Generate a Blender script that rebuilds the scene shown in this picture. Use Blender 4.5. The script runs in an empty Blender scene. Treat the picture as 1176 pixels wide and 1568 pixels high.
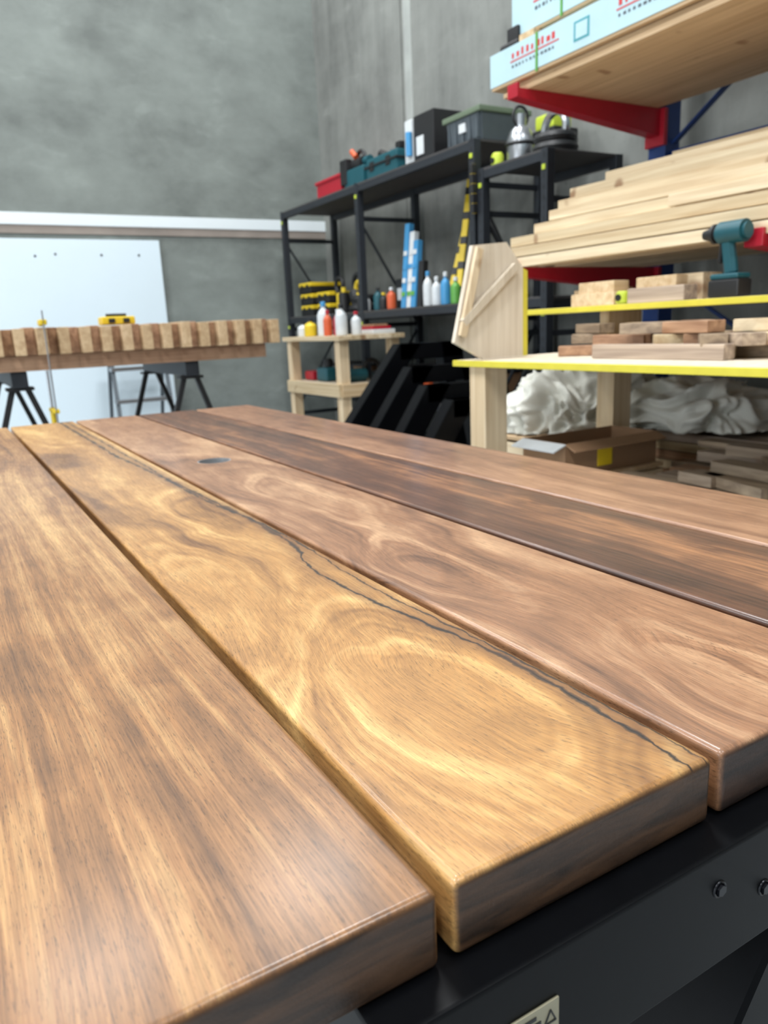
import bpy, bmesh, math, random
from mathutils import Vector, Matrix, Euler, noise as mnoise
random.seed(7)
scene = bpy.context.scene

def lin(c):
    out = []
    for v in c:
        v = v / 255.0
        out.append(v / 12.92 if v <= 0.04045 else ((v + 0.055) / 1.055) ** 2.4)
    return (out[0], out[1], out[2], 1.0)

# ---------------------------------------------------------------- node helper
class NT:
    def __init__(s, name):
        s.mat = bpy.data.materials.new(name)
        s.mat.use_nodes = True
        s.t = s.mat.node_tree
        s.b = s.t.nodes['Principled BSDF']
    def n(s, typ, **kw):
        nd = s.t.nodes.new(typ)
        for k, v in kw.items():
            setattr(nd, k, v)
        return nd
    def put(s, sock, v):
        if isinstance(v, bpy.types.NodeSocket):
            s.t.links.new(v, sock)
        else:
            sock.default_value = v
    def m(s, op, a, b=None, c=None, clamp=False):
        nd = s.n('ShaderNodeMath', operation=op, use_clamp=clamp)
        s.put(nd.inputs[0], a)
        if b is not None: s.put(nd.inputs[1], b)
        if c is not None: s.put(nd.inputs[2], c)
        return nd.outputs[0]
    def pos(s):
        g = s.n('ShaderNodeNewGeometry')
        sp = s.n('ShaderNodeSeparateXYZ')
        s.t.links.new(g.outputs['Position'], sp.inputs[0])
        return sp.outputs[0], sp.outputs[1], sp.outputs[2]
    def vec(s, x, y, z):
        c = s.n('ShaderNodeCombineXYZ')
        for i, v in enumerate((x, y, z)):
            s.put(c.inputs[i], v)
        return c.outputs[0]
    def noise(s, v, scale=1.0, detail=2.0, rough=0.5, dist=0.0):
        nd = s.n('ShaderNodeTexNoise')
        s.put(nd.inputs['Vector'], v)
        nd.inputs['Scale'].default_value = scale
        nd.inputs['Detail'].default_value = detail
        nd.inputs['Roughness'].default_value = rough
        nd.inputs['Distortion'].default_value = dist
        return nd.outputs[0]
    def mr(s, v, a, b, c=0.0, d=1.0, smooth=False):
        nd = s.n('ShaderNodeMapRange')
        if smooth: nd.interpolation_type = 'SMOOTHSTEP'
        s.put(nd.inputs[0], v)
        for i, q in enumerate((a, b, c, d)):
            nd.inputs[i + 1].default_value = q
        return nd.outputs[0]
    def ramp(s, v, stops):
        nd = s.n('ShaderNodeValToRGB')
        s.put(nd.inputs[0], v)
        e = nd.color_ramp.elements
        while len(e) < len(stops): e.new(0.5)
        for i, (p, c) in enumerate(stops):
            e[i].position = p; e[i].color = c
        return nd.outputs[0]
    def mix(s, f, a, b, mode='MIX'):
        nd = s.n('ShaderNodeMix', data_type='RGBA', blend_type=mode)
        s.put(nd.inputs[0], f); s.put(nd.inputs[6], a); s.put(nd.inputs[7], b)
        return nd.outputs[2]
    def bump(s, h, strength, dist=0.001):
        nd = s.n('ShaderNodeBump')
        nd.inputs['Strength'].default_value = strength
        nd.inputs['Distance'].default_value = dist
        s.put(nd.inputs['Height'], h)
        s.t.links.new(nd.outputs[0], s.b.inputs['Normal'])
    def set(s, **kw):
        for k, v in kw.items():
            s.put(s.b.inputs[k.replace('_', ' ')], v)

def scaled(nt, sx, sy, sz, off=0.0):
    x, y, z = nt.pos()
    return nt.vec(nt.m('MULTIPLY', x, sx), nt.m('MULTIPLY', y, sy), nt.m('MULTIPLY_ADD', z, sz, off))

def plain(name, rgb, rough=0.5, metal=0.0, var=0.08, scale=20.0, coat=0.0, spec=0.5):
    nt = NT(name)
    v = nt.noise(scaled(nt, 1, 1, 1), scale, 3)
    c = lin(rgb)
    d = (c[0] * (1 - var * 2), c[1] * (1 - var * 2), c[2] * (1 - var * 2), 1)
    l = (min(1, c[0] * (1 + var)), min(1, c[1] * (1 + var)), min(1, c[2] * (1 + var)), 1)
    nt.set(Base_Color=nt.mix(v, d, l), Roughness=rough, Metallic=metal, Coat_Weight=coat, Specular_IOR_Level=spec)
    return nt.mat

def pine(name, c1, c2, axis='y', rough=0.6, knots=True, tintamt=0.35):
    nt = NT(name)
    s = {'x': (1.5, 40, 40), 'y': (40, 1.5, 40), 'z': (40, 40, 1.5)}[axis]
    g = nt.noise(scaled(nt, *s), 1.0, 3, 0.6, 0.4)
    col = nt.mix(nt.mr(g, 0.35, 0.7), lin(c1), lin(c2))
    a = nt.n('ShaderNodeAttribute', attribute_name='tint')
    t = nt.mr(a.outputs['Fac'], 0, 1, 1 - tintamt, 1.0)
    tc = nt.vec(t, nt.m('POWER', t, 1.15), nt.m('POWER', t, 1.5))
    col = nt.mix(1.0, col, tc, 'MULTIPLY')
    if knots:
        k = nt.noise(scaled(nt, 9, 9, 9, 5.0), 1.0, 0)
        col = nt.mix(nt.mr(k, 0.74, 0.80, 0, 0.7), col, lin((120, 75, 40)))
    nt.set(Base_Color=col, Roughness=rough)
    nt.bump(g, 0.15, 0.002)
    return nt.mat

# ---------------------------------------------------------------- mesh builder
class MB:
    def __init__(s):
        s.V = []; s.F = []; s.MI = []; s.T = []; s.mats = []
    def mi(s, mat):
        if mat not in s.mats: s.mats.append(mat)
        return s.mats.index(mat)
    def add_bm(s, bm, mat, tint=None):
        if tint is None: tint = random.random()
        k = len(s.V); idx = s.mi(mat)
        bm.verts.index_update()
        s.V += [v.co.copy() for v in bm.verts]
        for f in bm.faces:
            s.F.append([k + v.index for v in f.verts]); s.MI.append(idx); s.T.append(tint)
        bm.free()
    def box(s, lo, hi, mat, bev=0.0, seg=2, rot=None, tint=None, pivot=None):
        lo = Vector(lo); hi = Vector(hi)
        c = (lo + hi) / 2; d = hi - lo
        bm = bmesh.new()
        bmesh.ops.create_cube(bm, size=1, matrix=Matrix.Diagonal((d.x, d.y, d.z, 1)))
        if bev > 0:
            bmesh.ops.bevel(bm, geom=bm.edges[:], offset=bev, segments=seg, affect='EDGES', profile=0.5)
        M = Matrix.Translation(c)
        if rot:
            R = Euler([math.radians(a) for a in rot]).to_matrix().to_4x4()
            p = Vector(pivot) if pivot else c
            M = Matrix.Translation(p) @ R @ Matrix.Translation(c - p)
        bm.transform(M)
        s.add_bm(bm, mat, tint)
    def bar(s, p0, p1, w, h, mat, bev=0.002, up=(0, 0, 1), tint=None):
        p0 = Vector(p0); p1 = Vector(p1)
        d = p1 - p0; L = d.length; d.normalize()
        u = Vector(up)
        if abs(d.dot(u)) > 0.98: u = Vector((0, 1, 0))
        x = d.cross(u).normalized(); z = x.cross(d).normalized()
        bm = bmesh.new()
        bmesh.ops.create_cube(bm, size=1, matrix=Matrix.Diagonal((w, L, h, 1)))
        if bev > 0:
            bmesh.ops.bevel(bm, geom=bm.edges[:], offset=bev, segments=1, affect='EDGES')
        R = Matrix((x, d, z)).transposed().to_4x4()
        bm.transform(Matrix.Translation((p0 + p1) / 2) @ R)
        s.add_bm(bm, mat, tint)
    def cyl(s, p0, p1, r, mat, r2=None, seg=20, bev=0.0):
        p0 = Vector(p0); p1 = Vector(p1); d = p1 - p0
        bm = bmesh.new()
        bmesh.ops.create_cone(bm, cap_ends=True, segments=seg, radius1=r, radius2=r if r2 is None else r2, depth=d.length)
        if bev > 0:
            es = [e for e in bm.edges if abs(e.verts[0].co.z - e.verts[1].co.z) < 1e-6]
            bmesh.ops.bevel(bm, geom=es, offset=bev, segments=2, affect='EDGES')
        q = d.to_track_quat('Z', 'Y').to_matrix().to_4x4()
        bm.transform(Matrix.Translation((p0 + p1) / 2) @ q)
        s.add_bm(bm, mat)
    def lathe(s, c, prof, mat, seg=20, closed=False):
        bm = bmesh.new(); rings = []
        for r, z in prof:
            rings.append([bm.verts.new((c[0] + r * math.cos(2 * math.pi * i / seg), c[1] + r * math.sin(2 * math.pi * i / seg), c[2] + z)) for i in range(seg)])
        pairs = list(zip(rings, rings[1:]))
        if closed: pairs.append((rings[-1], rings[0]))
        for a, b in pairs:
            for i in range(seg):
                bm.faces.new((a[i], a[(i + 1) % seg], b[(i + 1) % seg], b[i]))
        if not closed:
            bm.faces.new(list(reversed(rings[0]))); bm.faces.new(rings[-1])
        bmesh.ops.recalc_face_normals(bm, faces=bm.faces[:])
        s.add_bm(bm, mat)
    def prism(s, pts, vec, mat, tint=None, bev=0.0):
        bm = bmesh.new(); vec = Vector(vec)
        a = [bm.verts.new(p) for p in pts]
        b = [bm.verts.new(Vector(p) + vec) for p in pts]
        n = len(pts)
        bm.faces.new(a); bm.faces.new(list(reversed(b)))
        for i in range(n):
            bm.faces.new((a[i], b[i], b[(i + 1) % n], a[(i + 1) % n]))
        bmesh.ops.recalc_face_normals(bm, faces=bm.faces[:])
        if bev > 0:
            bmesh.ops.bevel(bm, geom=bm.edges[:], offset=bev, segments=2, affect='EDGES')
        s.add_bm(bm, mat, tint)
    def torus(s, c, R, r, mat, axis='z', seg=24, rs=8):
        bm = bmesh.new(); g = []
        for i in range(seg):
            a = 2 * math.pi * i / seg; row = []
            for j in range(rs):
                b = 2 * math.pi * j / rs
                p = Vector(((R + r * math.cos(b)) * math.cos(a), (R + r * math.cos(b)) * math.sin(a), r * math.sin(b)))
                if axis == 'x': p = Vector((p.z, p.x, p.y))
                if axis == 'y': p = Vector((p.x, p.z, p.y))
                row.append(bm.verts.new(p + Vector(c)))
            g.append(row)
        for i in range(seg):
            for j in range(rs):
                bm.faces.new((g[i][j], g[(i + 1) % seg][j], g[(i + 1) % seg][(j + 1) % rs], g[i][(j + 1) % rs]))
        bmesh.ops.recalc_face_normals(bm, faces=bm.faces[:])
        s.add_bm(bm, mat)
    def done(s, name, parent=None, angle=35):
        me = bpy.data.meshes.new(name)
        lo = Vector((min(v.x for v in s.V), min(v.y for v in s.V), min(v.z for v in s.V)))
        hi = Vector((max(v.x for v in s.V), max(v.y for v in s.V), max(v.z for v in s.V)))
        o = Vector(((lo.x + hi.x) / 2, (lo.y + hi.y) / 2, lo.z))
        me.from_pydata([v - o for v in s.V], [], s.F)
        for m in s.mats: me.materials.append(m)
        me.polygons.foreach_set('material_index', s.MI)
        at = me.attributes.new('tint', 'FLOAT', 'FACE')
        at.data.foreach_set('value', s.T)
        me.polygons.foreach_set('use_smooth', [True] * len(s.F))
        me.set_sharp_from_angle(angle=math.radians(angle))
        me.update()
        ob = bpy.data.objects.new(name, me)
        scene.collection.objects.link(ob)
        ob.location = o
        if angle < 170:
            wn = ob.modifiers.new('wn', 'WEIGHTED_NORMAL'); wn.keep_sharp = True; wn.weight = 100
        if parent:
            ob.parent = parent
            ob.matrix_parent_inverse = Matrix.Translation(parent.location).inverted()
        return ob

def empty(name, loc=(0, 0, 0)):
    e = bpy.data.objects.new(name, None)
    e.empty_display_size = 0.1
    e.location = loc
    scene.collection.objects.link(e)
    return e

# ---------------------------------------------------------------- camera
r = Vector((0.8614, -0.5051, -0.0442)); b = Vector((-0.4828, -0.8431, 0.2391))
b.normalize(); r = (r - b * r.dot(b)).normalized(); u = b.cross(r)
cam = bpy.data.cameras.new('camera'); co = bpy.data.objects.new('camera', cam)
scene.collection.objects.link(co)
co.matrix_world = Matrix.Translation((0, 0, 1.0)) @ Matrix((r, u, b)).transposed().to_4x4()
cam.lens = 36 * 1150 / 1568; cam.sensor_width = 36
cam.clip_start = 0.02; cam.clip_end = 60
cam.dof.use_dof = True; cam.dof.focus_distance = 0.54; cam.dof.aperture_fstop = 10.5
scene.camera = co
scene.view_settings.view_transform = 'Standard'
scene.view_settings.look = 'None'
scene.view_settings.exposure = -0.06

# ---------------------------------------------------------------- table wood
H = 0.25
def curve_node(nt, v, pts):
    nd = nt.n('ShaderNodeFloatCurve')
    nt.put(nd.inputs['Value'], v)
    c = nd.mapping.curves[0]
    for i, (a, q) in enumerate(pts):
        if i < 2: c.points[i].location = (a, q)
        else: c.points.new(a, q)
    nd.mapping.update()
    return nd.outputs[0]

def plank_mat(name, cols, seed, freq, bumps=(), veins=(), streak=0.9, band=0.2, fib=0.25, pore=0.4, lowamt=0.6, kx=5.0, ky=1.2, endc=((42, 29, 20), (84, 59, 40)), sat=0.96, blt=0.5):
    nt = NT(name)
    x, y, z = nt.pos()
    wz = nt.m('MULTIPLY_ADD', z, 4.0, seed)
    w1 = nt.noise(nt.vec(nt.m('MULTIPLY', x, 9.0), nt.m('MULTIPLY', y, 5.0), wz), 1.0, 2, 0.5)
    w2 = nt.noise(nt.vec(nt.m('MULTIPLY', x, 9.0), nt.m('MULTIPLY', y, 5.0), nt.m('ADD', wz, 40.0)), 1.0, 2, 0.5)
    wx = nt.m('MULTIPLY_ADD', nt.m('SUBTRACT', w1, 0.5), 0.07, x)
    wy = nt.m('MULTIPLY_ADD', nt.m('SUBTRACT', w2, 0.5), 0.20, y)
    low = nt.noise(nt.vec(nt.m('MULTIPLY', wx, kx), nt.m('MULTIPLY', wy, ky), wz), 1.0, 1.0, 0.45)
    F = low
    for (bx, by, sx, sy, A) in bumps:
        dx = nt.m('DIVIDE', nt.m('SUBTRACT', wx, bx), sx)
        dy = nt.m('DIVIDE', nt.m('SUBTRACT', wy, by), sy)
        q = nt.m('ADD', nt.m('MULTIPLY', dx, dx), nt.m('MULTIPLY', dy, dy))
        g = nt.m('MULTIPLY', nt.m('EXPONENT', nt.m('MULTIPLY', q, -1.0)), A)
        F = nt.m('ADD', F, g)
    jit = nt.noise(nt.vec(nt.m('MULTIPLY', x, 60.0), nt.m('MULTIPLY', y, 9.0), wz), 1.0, 3)
    Fj = nt.m('MULTIPLY_ADD', jit, 0.05, F)
    b1 = nt.m('SINE', nt.m('MULTIPLY', Fj, freq))
    b2 = nt.m('SINE', nt.m('MULTIPLY', Fj, freq * 2.37))
    b3 = nt.m('SINE', nt.m('MULTIPLY', Fj, freq * 6.1))
    msk = nt.noise(nt.vec(nt.m('MULTIPLY', x, 11.0), nt.m('MULTIPLY', y, 3.5), nt.m('ADD', wz, 11.0)), 1.0, 1)
    mk = nt.mr(msk, 0.35, 0.62, 0.2, 1.0)
    xs = nt.m('MULTIPLY_ADD', F, 0.10, x)
    xf = nt.m('MULTIPLY_ADD', F, 0.05, x)
    z60 = nt.m('MULTIPLY_ADD', z, 60.0, seed)
    st = nt.noise(nt.vec(nt.m('MULTIPLY', xs, 45.0), nt.m('MULTIPLY', y, 1.3), z60), 1.0, 4, 0.6)
    st2 = nt.noise(nt.vec(nt.m('MULTIPLY', xf, 240.0), nt.m('MULTIPLY', y, 3.5), z60), 1.0, 3, 0.65)
    fb = nt.noise(nt.vec(nt.m('MULTIPLY', xf, 650.0), nt.m('MULTIPLY', y, 20.0), nt.m('MULTIPLY', z, 420.0)), 1.0, 2, 0.6)
    po = nt.noise(nt.vec(nt.m('MULTIPLY', xf, 1700.0), nt.m('MULTIPLY', y, 130.0), nt.m('MULTIPLY', z, 950.0)), 1.0, 2, 0.6)
    blot = nt.noise(nt.vec(nt.m('MULTIPLY', x, 22.0), nt.m('MULTIPLY', y, 12.0), wz), 1.0, 3, 0.55, 0.6)
    t = nt.m('MULTIPLY_ADD', nt.m('MULTIPLY', b1, mk), band, 0.5)
    t = nt.m('MULTIPLY_ADD', nt.m('MULTIPLY', b2, mk), band * 0.5, t)
    t = nt.m('MULTIPLY_ADD', nt.m('MULTIPLY', b3, mk), band * 0.36, t)
    t = nt.m('MULTIPLY_ADD', nt.m('SUBTRACT', st, 0.5), streak, t)
    t = nt.m('MULTIPLY_ADD', nt.m('SUBTRACT', st2, 0.5), streak * 0.5, t)
    t = nt.m('MULTIPLY_ADD', nt.m('SUBTRACT', low, 0.5), lowamt, t)
    t = nt.m('MULTIPLY_ADD', nt.m('SUBTRACT', blot, 0.5), blt, t)
    col = nt.ramp(t, [(0.12, lin(cols[0])), (0.5, lin(cols[1])), (0.88, lin(cols[2]))])
    f = nt.mr(fb, 0.3, 0.7, 1.0 - fib, 1.0 + fib * 0.4)
    pm = nt.mr(po, 0.57, 0.68, 1.0, 1.0 - pore)
    sh = nt.m('MULTIPLY', f, pm)
    col = nt.mix(1.0, col, nt.vec(sh, sh, sh), 'MULTIPLY')
    hs = nt.n('ShaderNodeHueSaturation'); hs.inputs['Saturation'].default_value = sat
    nt.put(hs.inputs['Color'], col); col = hs.outputs[0]
    for (pts, w, dark) in veins:
        yn = nt.mr(y, 0.2, 1.7)
        xv = curve_node(nt, yn, [((yy - 0.2) / 1.5, (xx - 0.2) / 0.2) for xx, yy in pts])
        xv = nt.m('MULTIPLY_ADD', xv, 0.2, 0.2)
        wob = nt.noise(nt.vec(0.0, nt.m('MULTIPLY', y, 34.0), seed), 1.0, 5, 0.6)
        xv = nt.m('MULTIPLY_ADD', nt.m('SUBTRACT', wob, 0.5), 0.012, xv)
        d = nt.m('ABSOLUTE', nt.m('SUBTRACT', x, xv))
        wn = nt.noise(nt.vec(3.0, nt.m('MULTIPLY', y, 30.0), seed), 1.0, 3)
        wdist = nt.mr(y, 0.6, 1.0, w, w * 1.8)
        ww = nt.m('MULTIPLY', nt.mr(wn, 0.38, 0.62, 0.35, 1.3), wdist)
        k = nt.m('SUBTRACT', 1.0, nt.m('DIVIDE', d, ww), clamp=True)
        k = nt.m('MULTIPLY', nt.m('POWER', k, 0.4), dark)
        halo = nt.m('MULTIPLY', nt.m('SUBTRACT', 1.0, nt.m('DIVIDE', d, nt.m('MULTIPLY', wdist, 6.0)), clamp=True), 0.6)
        col = nt.mix(halo, col, lin((98, 60, 30)))
        col = nt.mix(k, col, lin((8, 6, 7)))
    # end grain is darker than face grain
    g = nt.n('ShaderNodeNewGeometry'); sp = nt.n('ShaderNodeSeparateXYZ')
    nt.t.links.new(g.outputs['Normal'], sp.inputs[0])
    ny = nt.mr(nt.m('ABSOLUTE', sp.outputs[1]), 0.6, 0.95)
    ring = nt.noise(nt.vec(nt.m('MULTIPLY', x, 14.0), seed, nt.m('MULTIPLY', z, 110.0)), 1.0, 3, 0.6, 0.5)
    ecol = nt.ramp(ring, [(0.35, lin(endc[0])), (0.65, lin(endc[1]))])
    col = nt.mix(ny, col, ecol)
    nt.set(Base_Color=col, Roughness=nt.mr(fb, 0.3, 0.7, 0.5, 0.38), Coat_Weight=nt.m('MULTIPLY_ADD', ny, -0.34, 0.44), Coat_Roughness=0.2, Coat_IOR=1.45)
    nt.bump(nt.m('MULTIPLY', fb, pm), 0.4, 0.0004)
    return nt.mat

vA = [(0.333, 0.243), (0.338, 0.33), (0.340, 0.42), (0.331, 0.5), (0.317, 0.62), (0.316, 0.72), (0.335, 0.80), (0.340, 0.90), (0.336, 1.1), (0.322, 1.45), (0.31, 1.7)]
vB = [(0.346, 0.243), (0.347, 0.36), (0.343, 0.5), (0.338, 0.6), (0.340, 0.7), (0.345, 0.8), (0.343, 0.95), (0.330, 1.1), (0.326, 1.3), (0.33, 1.5), (0.33, 1.7)]
m_p1 = plank_mat('wood_plank_streaked', [(84, 52, 23), (146, 99, 51), (200, 155, 95)], 1.3, 22, streak=1.05, band=0.06, fib=0.34, pore=0.5)
m_p2 = plank_mat('wood_plank_golden', [(114, 72, 29), (176, 126, 63), (222, 178, 108)], 7.7, 13,
                 bumps=[(0.275, 0.40, 0.075, 0.15, 0.85), (0.20, 0.72, 0.05, 0.25, -0.45), (0.29, 1.05, 0.05, 0.25, 0.4)],
                 veins=[(vA, 0.0026, 1.0), (vB, 0.0015, 0.9)], streak=0.42, band=0.19, fib=0.3, pore=0.5, lowamt=0.4)
m_p3 = plank_mat('wood_plank_figured', [(94, 60, 37), (150, 103, 66), (196, 151, 108)], 12.1, 15,
                 bumps=[(0.41, 0.62, 0.05, 0.14, 0.85), (0.44, 0.295, 0.055, 0.11, 0.85), (0.45, 1.1, 0.05, 0.3, 0.4)],
                 streak=0.5, band=0.18, fib=0.28, pore=0.45, lowamt=0.4, endc=((36, 26, 23), (74, 54, 44)), sat=0.93)
m_p4 = plank_mat('wood_plank_dark', [(56, 30, 18), (100, 61, 38), (168, 113, 68)], 21.5, 12, streak=1.25, band=0.06, fib=0.25, pore=0.3, kx=9, ky=0.5, sat=0.95)
m_p5 = plank_mat('wood_plank_brown', [(86, 54, 36), (136, 91, 60), (176, 129, 92)], 33.3, 14, streak=1.0, band=0.08, fib=0.25, pore=0.3, sat=0.92)

m_black = plain('steel_black_powdercoat', (7, 8, 11), 0.42, 0.0, 0.15, 60, spec=0.12)
m_label = plain('label_aluminium', (160, 154, 130), 0.4, 0.3)
m_ink = plain('ink_black', (25, 25, 25), 0.5)
m_boltm = plain('bolt_steel', (60, 62, 68), 0.35, 0.9)
m_boltb = plain('bolt_black', (20, 22, 28), 0.3, 0.5)
m_ring = plain('hole_sleeve_grey', (150, 152, 154), 0.35, 0.3)

table = empty('outdoor_dining_table', (0.4562, 1.42, 0))
edges = [(-0.13, 0.636), (0.668, 1.405), (1.437, 2.2), (2.232, 2.985), (3.017, 3.78)]
Y0, Y1 = 0.243, 2.6
mats = [m_p1, m_p2, m_p3, m_p4, m_p5]
for i, (e0, e1) in enumerate(edges):
    mb = MB()
    mb.box((e0 * H, Y0, 0.708), (e1 * H, Y1, 0.75), mats[i], bev=0.0048, seg=5)
    ob = mb.done('plank_%d' % (i + 1), table, 50)
    if i == 2:
        ob.modifiers.clear()
        cb = MB(); cb.cyl((0.4588, 1.49, 0.6), (0.4588, 1.49, 0.85), 0.034, mats[i], seg=64)
        cu = cb.done('cutter')
        md = ob.modifiers.new('hole', 'BOOLEAN'); md.object = cu; md.operation = 'DIFFERENCE'; md.solver = 'EXACT'
        dg = bpy.context.evaluated_depsgraph_get()
        me = bpy.data.meshes.new_from_object(ob.evaluated_get(dg))
        ob.modifiers.clear(); ob.data = me
        bpy.data.objects.remove(cu)
        me.set_sharp_from_angle(angle=math.radians(50))
        wn = ob.modifiers.new('wn', 'WEIGHTED_NORMAL'); wn.keep_sharp = True; wn.weight = 100
mb = MB()
mb.lathe((0.4588, 1.49, 0.705), [(0.0338, 0), (0.0338, 0.0448), (0.0312, 0.0448), (0.0312, 0)], m_ring, seg=48, closed=True)
mb.done('hole_sleeve', table)
# steel frame
fr = MB()
fr.box((0.115, 0.223, 0.628), (0.93, 0.30, 0.7075), m_black, 0.003)
fr.box((0.115, 2.50, 0.628), (0.80, 2.56, 0.7075), m_black, 0.004)
fr.box((0.16, 0.30, 0.648), (0.21, 2.50, 0.7075), m_black, 0.003)
fr.box((0.70, 0.30, 0.648), (0.75, 2.50, 0.7075), m_black, 0.003)
for yy in (0.262, 2.53):
    fr.bar((0.43, yy, 0.64), (0.98 if yy < 1 else 0.86, yy, 0.0), 0.06, 0.07, m_black, 0.003, up=(0, 1, 0))
    fr.bar((0.46, yy, 0.64), (0.03, yy, 0.0), 0.06, 0.07, m_black, 0.003, up=(0, 1, 0))
for bx, bz_ in ((0.335, 0.683), (0.378, 0.664), (0.56, 0.683), (0.60, 0.664)):
    fr.cyl((bx, 0.2232, bz_), (bx, 0.2205, bz_), 0.0036, m_boltb, seg=6)
    fr.torus((bx, 0.2228, bz_), 0.0046, 0.0008, m_boltb, axis='y')
fr.box((0.183, 0.2215, 0.650), (0.213, 0.2230, 0.680), m_label, 0.0006)
for k, (a, c) in enumerate([(0.186, 0.198), (0.186, 0.201), (0.186, 0.199)]):
    fr.box((a, 0.2211, 0.6745 - k * 0.004), (c, 0.2216, 0.6765 - k * 0.004), m_ink)
tri = [(0.2035, 0.668), (0.2105, 0.668), (0.207, 0.6755)]
for a, c in zip(tri, tri[1:] + tri[:1]):
    fr.bar((a[0], 0.2214, a[1]), (c[0], 0.2214, c[1]), 0.0008, 0.0008, m_ink, 0, up=(0, 1, 0))
fr.done('steel_frame', table)

# ---------------------------------------------------------------- room
XR, YB, XL, YF, ZC = 3.36, 6.75, -6.0, -5.5, 6.2
def concrete(name, base, vertical=False, seed=0.0, rough=0.85):
    nt = NT(name)
    s = (2.6, 2.6, 0.6) if vertical else (0.9, 0.9, 1.2)
    n1 = nt.noise(scaled(nt, *s, seed), 1.0, 7, 0.68, 0.15)
    n2 = nt.noise(scaled(nt, 2.6, 2.6, 5, seed), 1.0, 6, 0.6, 0.3)
    n3 = nt.noise(scaled(nt, 40, 40, 40, seed), 1.0, 3, 0.6)
    t = nt.m('ADD', nt.m('MULTIPLY', n1, 0.7), nt.m('MULTIPLY', n2, 0.3))
    B = base
    col = nt.ramp(t, [(0.38, lin([v * 0.84 for v in B])), (0.5, lin(B)), (0.62, lin([min(255, v * 1.10) for v in B]))])
    pt = nt.mr(n2, 0.60, 0.72, 0, 0.4)
    col = nt.mix(pt, col, lin([min(255, v * 1.2) for v in B]))
    dk = nt.mr(n3, 0.66, 0.74, 0, 0.35)
    col = nt.mix(dk, col, lin([v * 0.6 for v in B]))
    nt.set(Base_Color=col, Roughness=rough)
    nt.bump(n3, 0.15, 0.004)
    return nt.mat
m_wallB = concrete('concrete_panel_back', (116, 122, 118), False, 3.0)
m_wallR = concrete('concrete_panel_right', (115, 117, 113), True, 9.0)
m_floor = concrete('concrete_floor', (168, 174, 178), False, 14.0, 0.45)
m_ceil = plain('ceiling_steel_white', (190, 192, 194), 0.7)
m_white = plain('white_paint', (216, 224, 228), 0.55, 0, 0.03, 3)
def slab(name, lo, hi, mat):
    mb = MB(); mb.box(lo, hi, mat); return mb.done(name)
slab('floor', (XL, YF, -0.1), (XR, YB, 0), m_floor)
slab('ceiling', (XL, YF, ZC), (XR, YB, ZC + 0.1), m_ceil)
slab('wall_back', (XL, YB, 0), (XR, YB + 0.15, ZC), m_wallB)
slab('wall_left', (XL - 0.15, YF, 0), (XL, YB, ZC), m_wallB)
slab('wall_front', (XL, YF - 0.15, 0), (XR, YF, ZC), m_wallR)
mb = MB()
mb.box((XR, YF, 0), (XR + 0.15, 5.28, ZC), m_wallR)
mb.box((XR + 0.012, 5.28, 0), (XR + 0.15, 5.30, ZC), m_wallR)
mb.box((XR, 5.30, 0), (XR + 0.15, YB, ZC), m_wallR)
mb.done('wall_right')
m_patch = plain('render_patch_light', (160, 164, 160), 0.8, 0, 0.2, 5)
mb = MB(); mb.box((XR - 0.004, 5.15, 2.2), (XR, 5.25, ZC), m_patch); mb.done('trim_3')
mb = MB()
mb.box((XL, YB - 0.02, 1.895), (XR, YB, 1.985), m_white, 0.003)
mb.done('trim_1')
m_patch2 = plain('joint_sealant_grey', (142, 132, 124), 0.8, 0, 0.2, 4)
mb = MB()
mb.box((XL, YB - 0.012, 1.83), (XR, YB, 1.893), m_patch2, 0.002)
mb.done('trim_2')
# unseen door-shaped glowing panel on the left wall, added as low fill light
nt = NT('added_fill_glow'); nt.set(Emission_Color=(0.85, 0.93, 1, 1), Emission_Strength=2.2, Base_Color=(0.8, 0.8, 0.8, 1)); m_fillglow = nt.mat
m_fillframe = plain('fill_panel_frame_grey', (120, 124, 128), 0.5)
mb = MB(); dX = XL + 0.003
for k in range(12):
    mb.box((dX, -1.4, 0.05 + k * 0.28), (dX + 0.03, 2.6, 0.30 + k * 0.28), m_fillglow, 0.004)
for yy in (-1.5, 2.6):
    mb.box((dX, yy, 0.001), (dX + 0.05, yy + 0.1, 3.42), m_fillframe, 0.004)
mb.box((dX, -1.5, 3.42), (dX + 0.05, 2.7, 3.55), m_fillframe, 0.01)
mb.done('added_fill_door')
L = bpy.data.lights.new('added_fill_light', 'AREA'); L.shape = 'RECTANGLE'; L.size = 3.9; L.size_y = 3.2  # added area light at the panel, fills dust sheet and timber from the left
L.energy = 170; L.color = (0.88, 0.95, 1.0)
lo = bpy.data.objects.new('added_fill_light', L); lo.location = (XL + 0.08, 0.6, 1.75); lo.rotation_euler = (math.radians(90), 0, math.radians(-90))
scene.collection.objects.link(lo)

m_panel = plain('white_melamine', (208, 222, 230), 0.35, 0, 0.02, 2)
mb = MB()
mb.box((-0.75, YB - 0.04, 0.0), (1.78, YB - 0.014, 1.79), m_panel, 0.003)
for xx in (-0.3, 0.2, 0.45, 0.8, 0.95, 1.3, 1.6):
    mb.cyl((xx, YB - 0.04, 1.68 - 0.1 * (xx % 0.3)), (xx, YB - 0.043, 1.68 - 0.1 * (xx % 0.3)), 0.009, m_boltm, seg=12)
mb.done('white_wall_panel')

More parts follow.
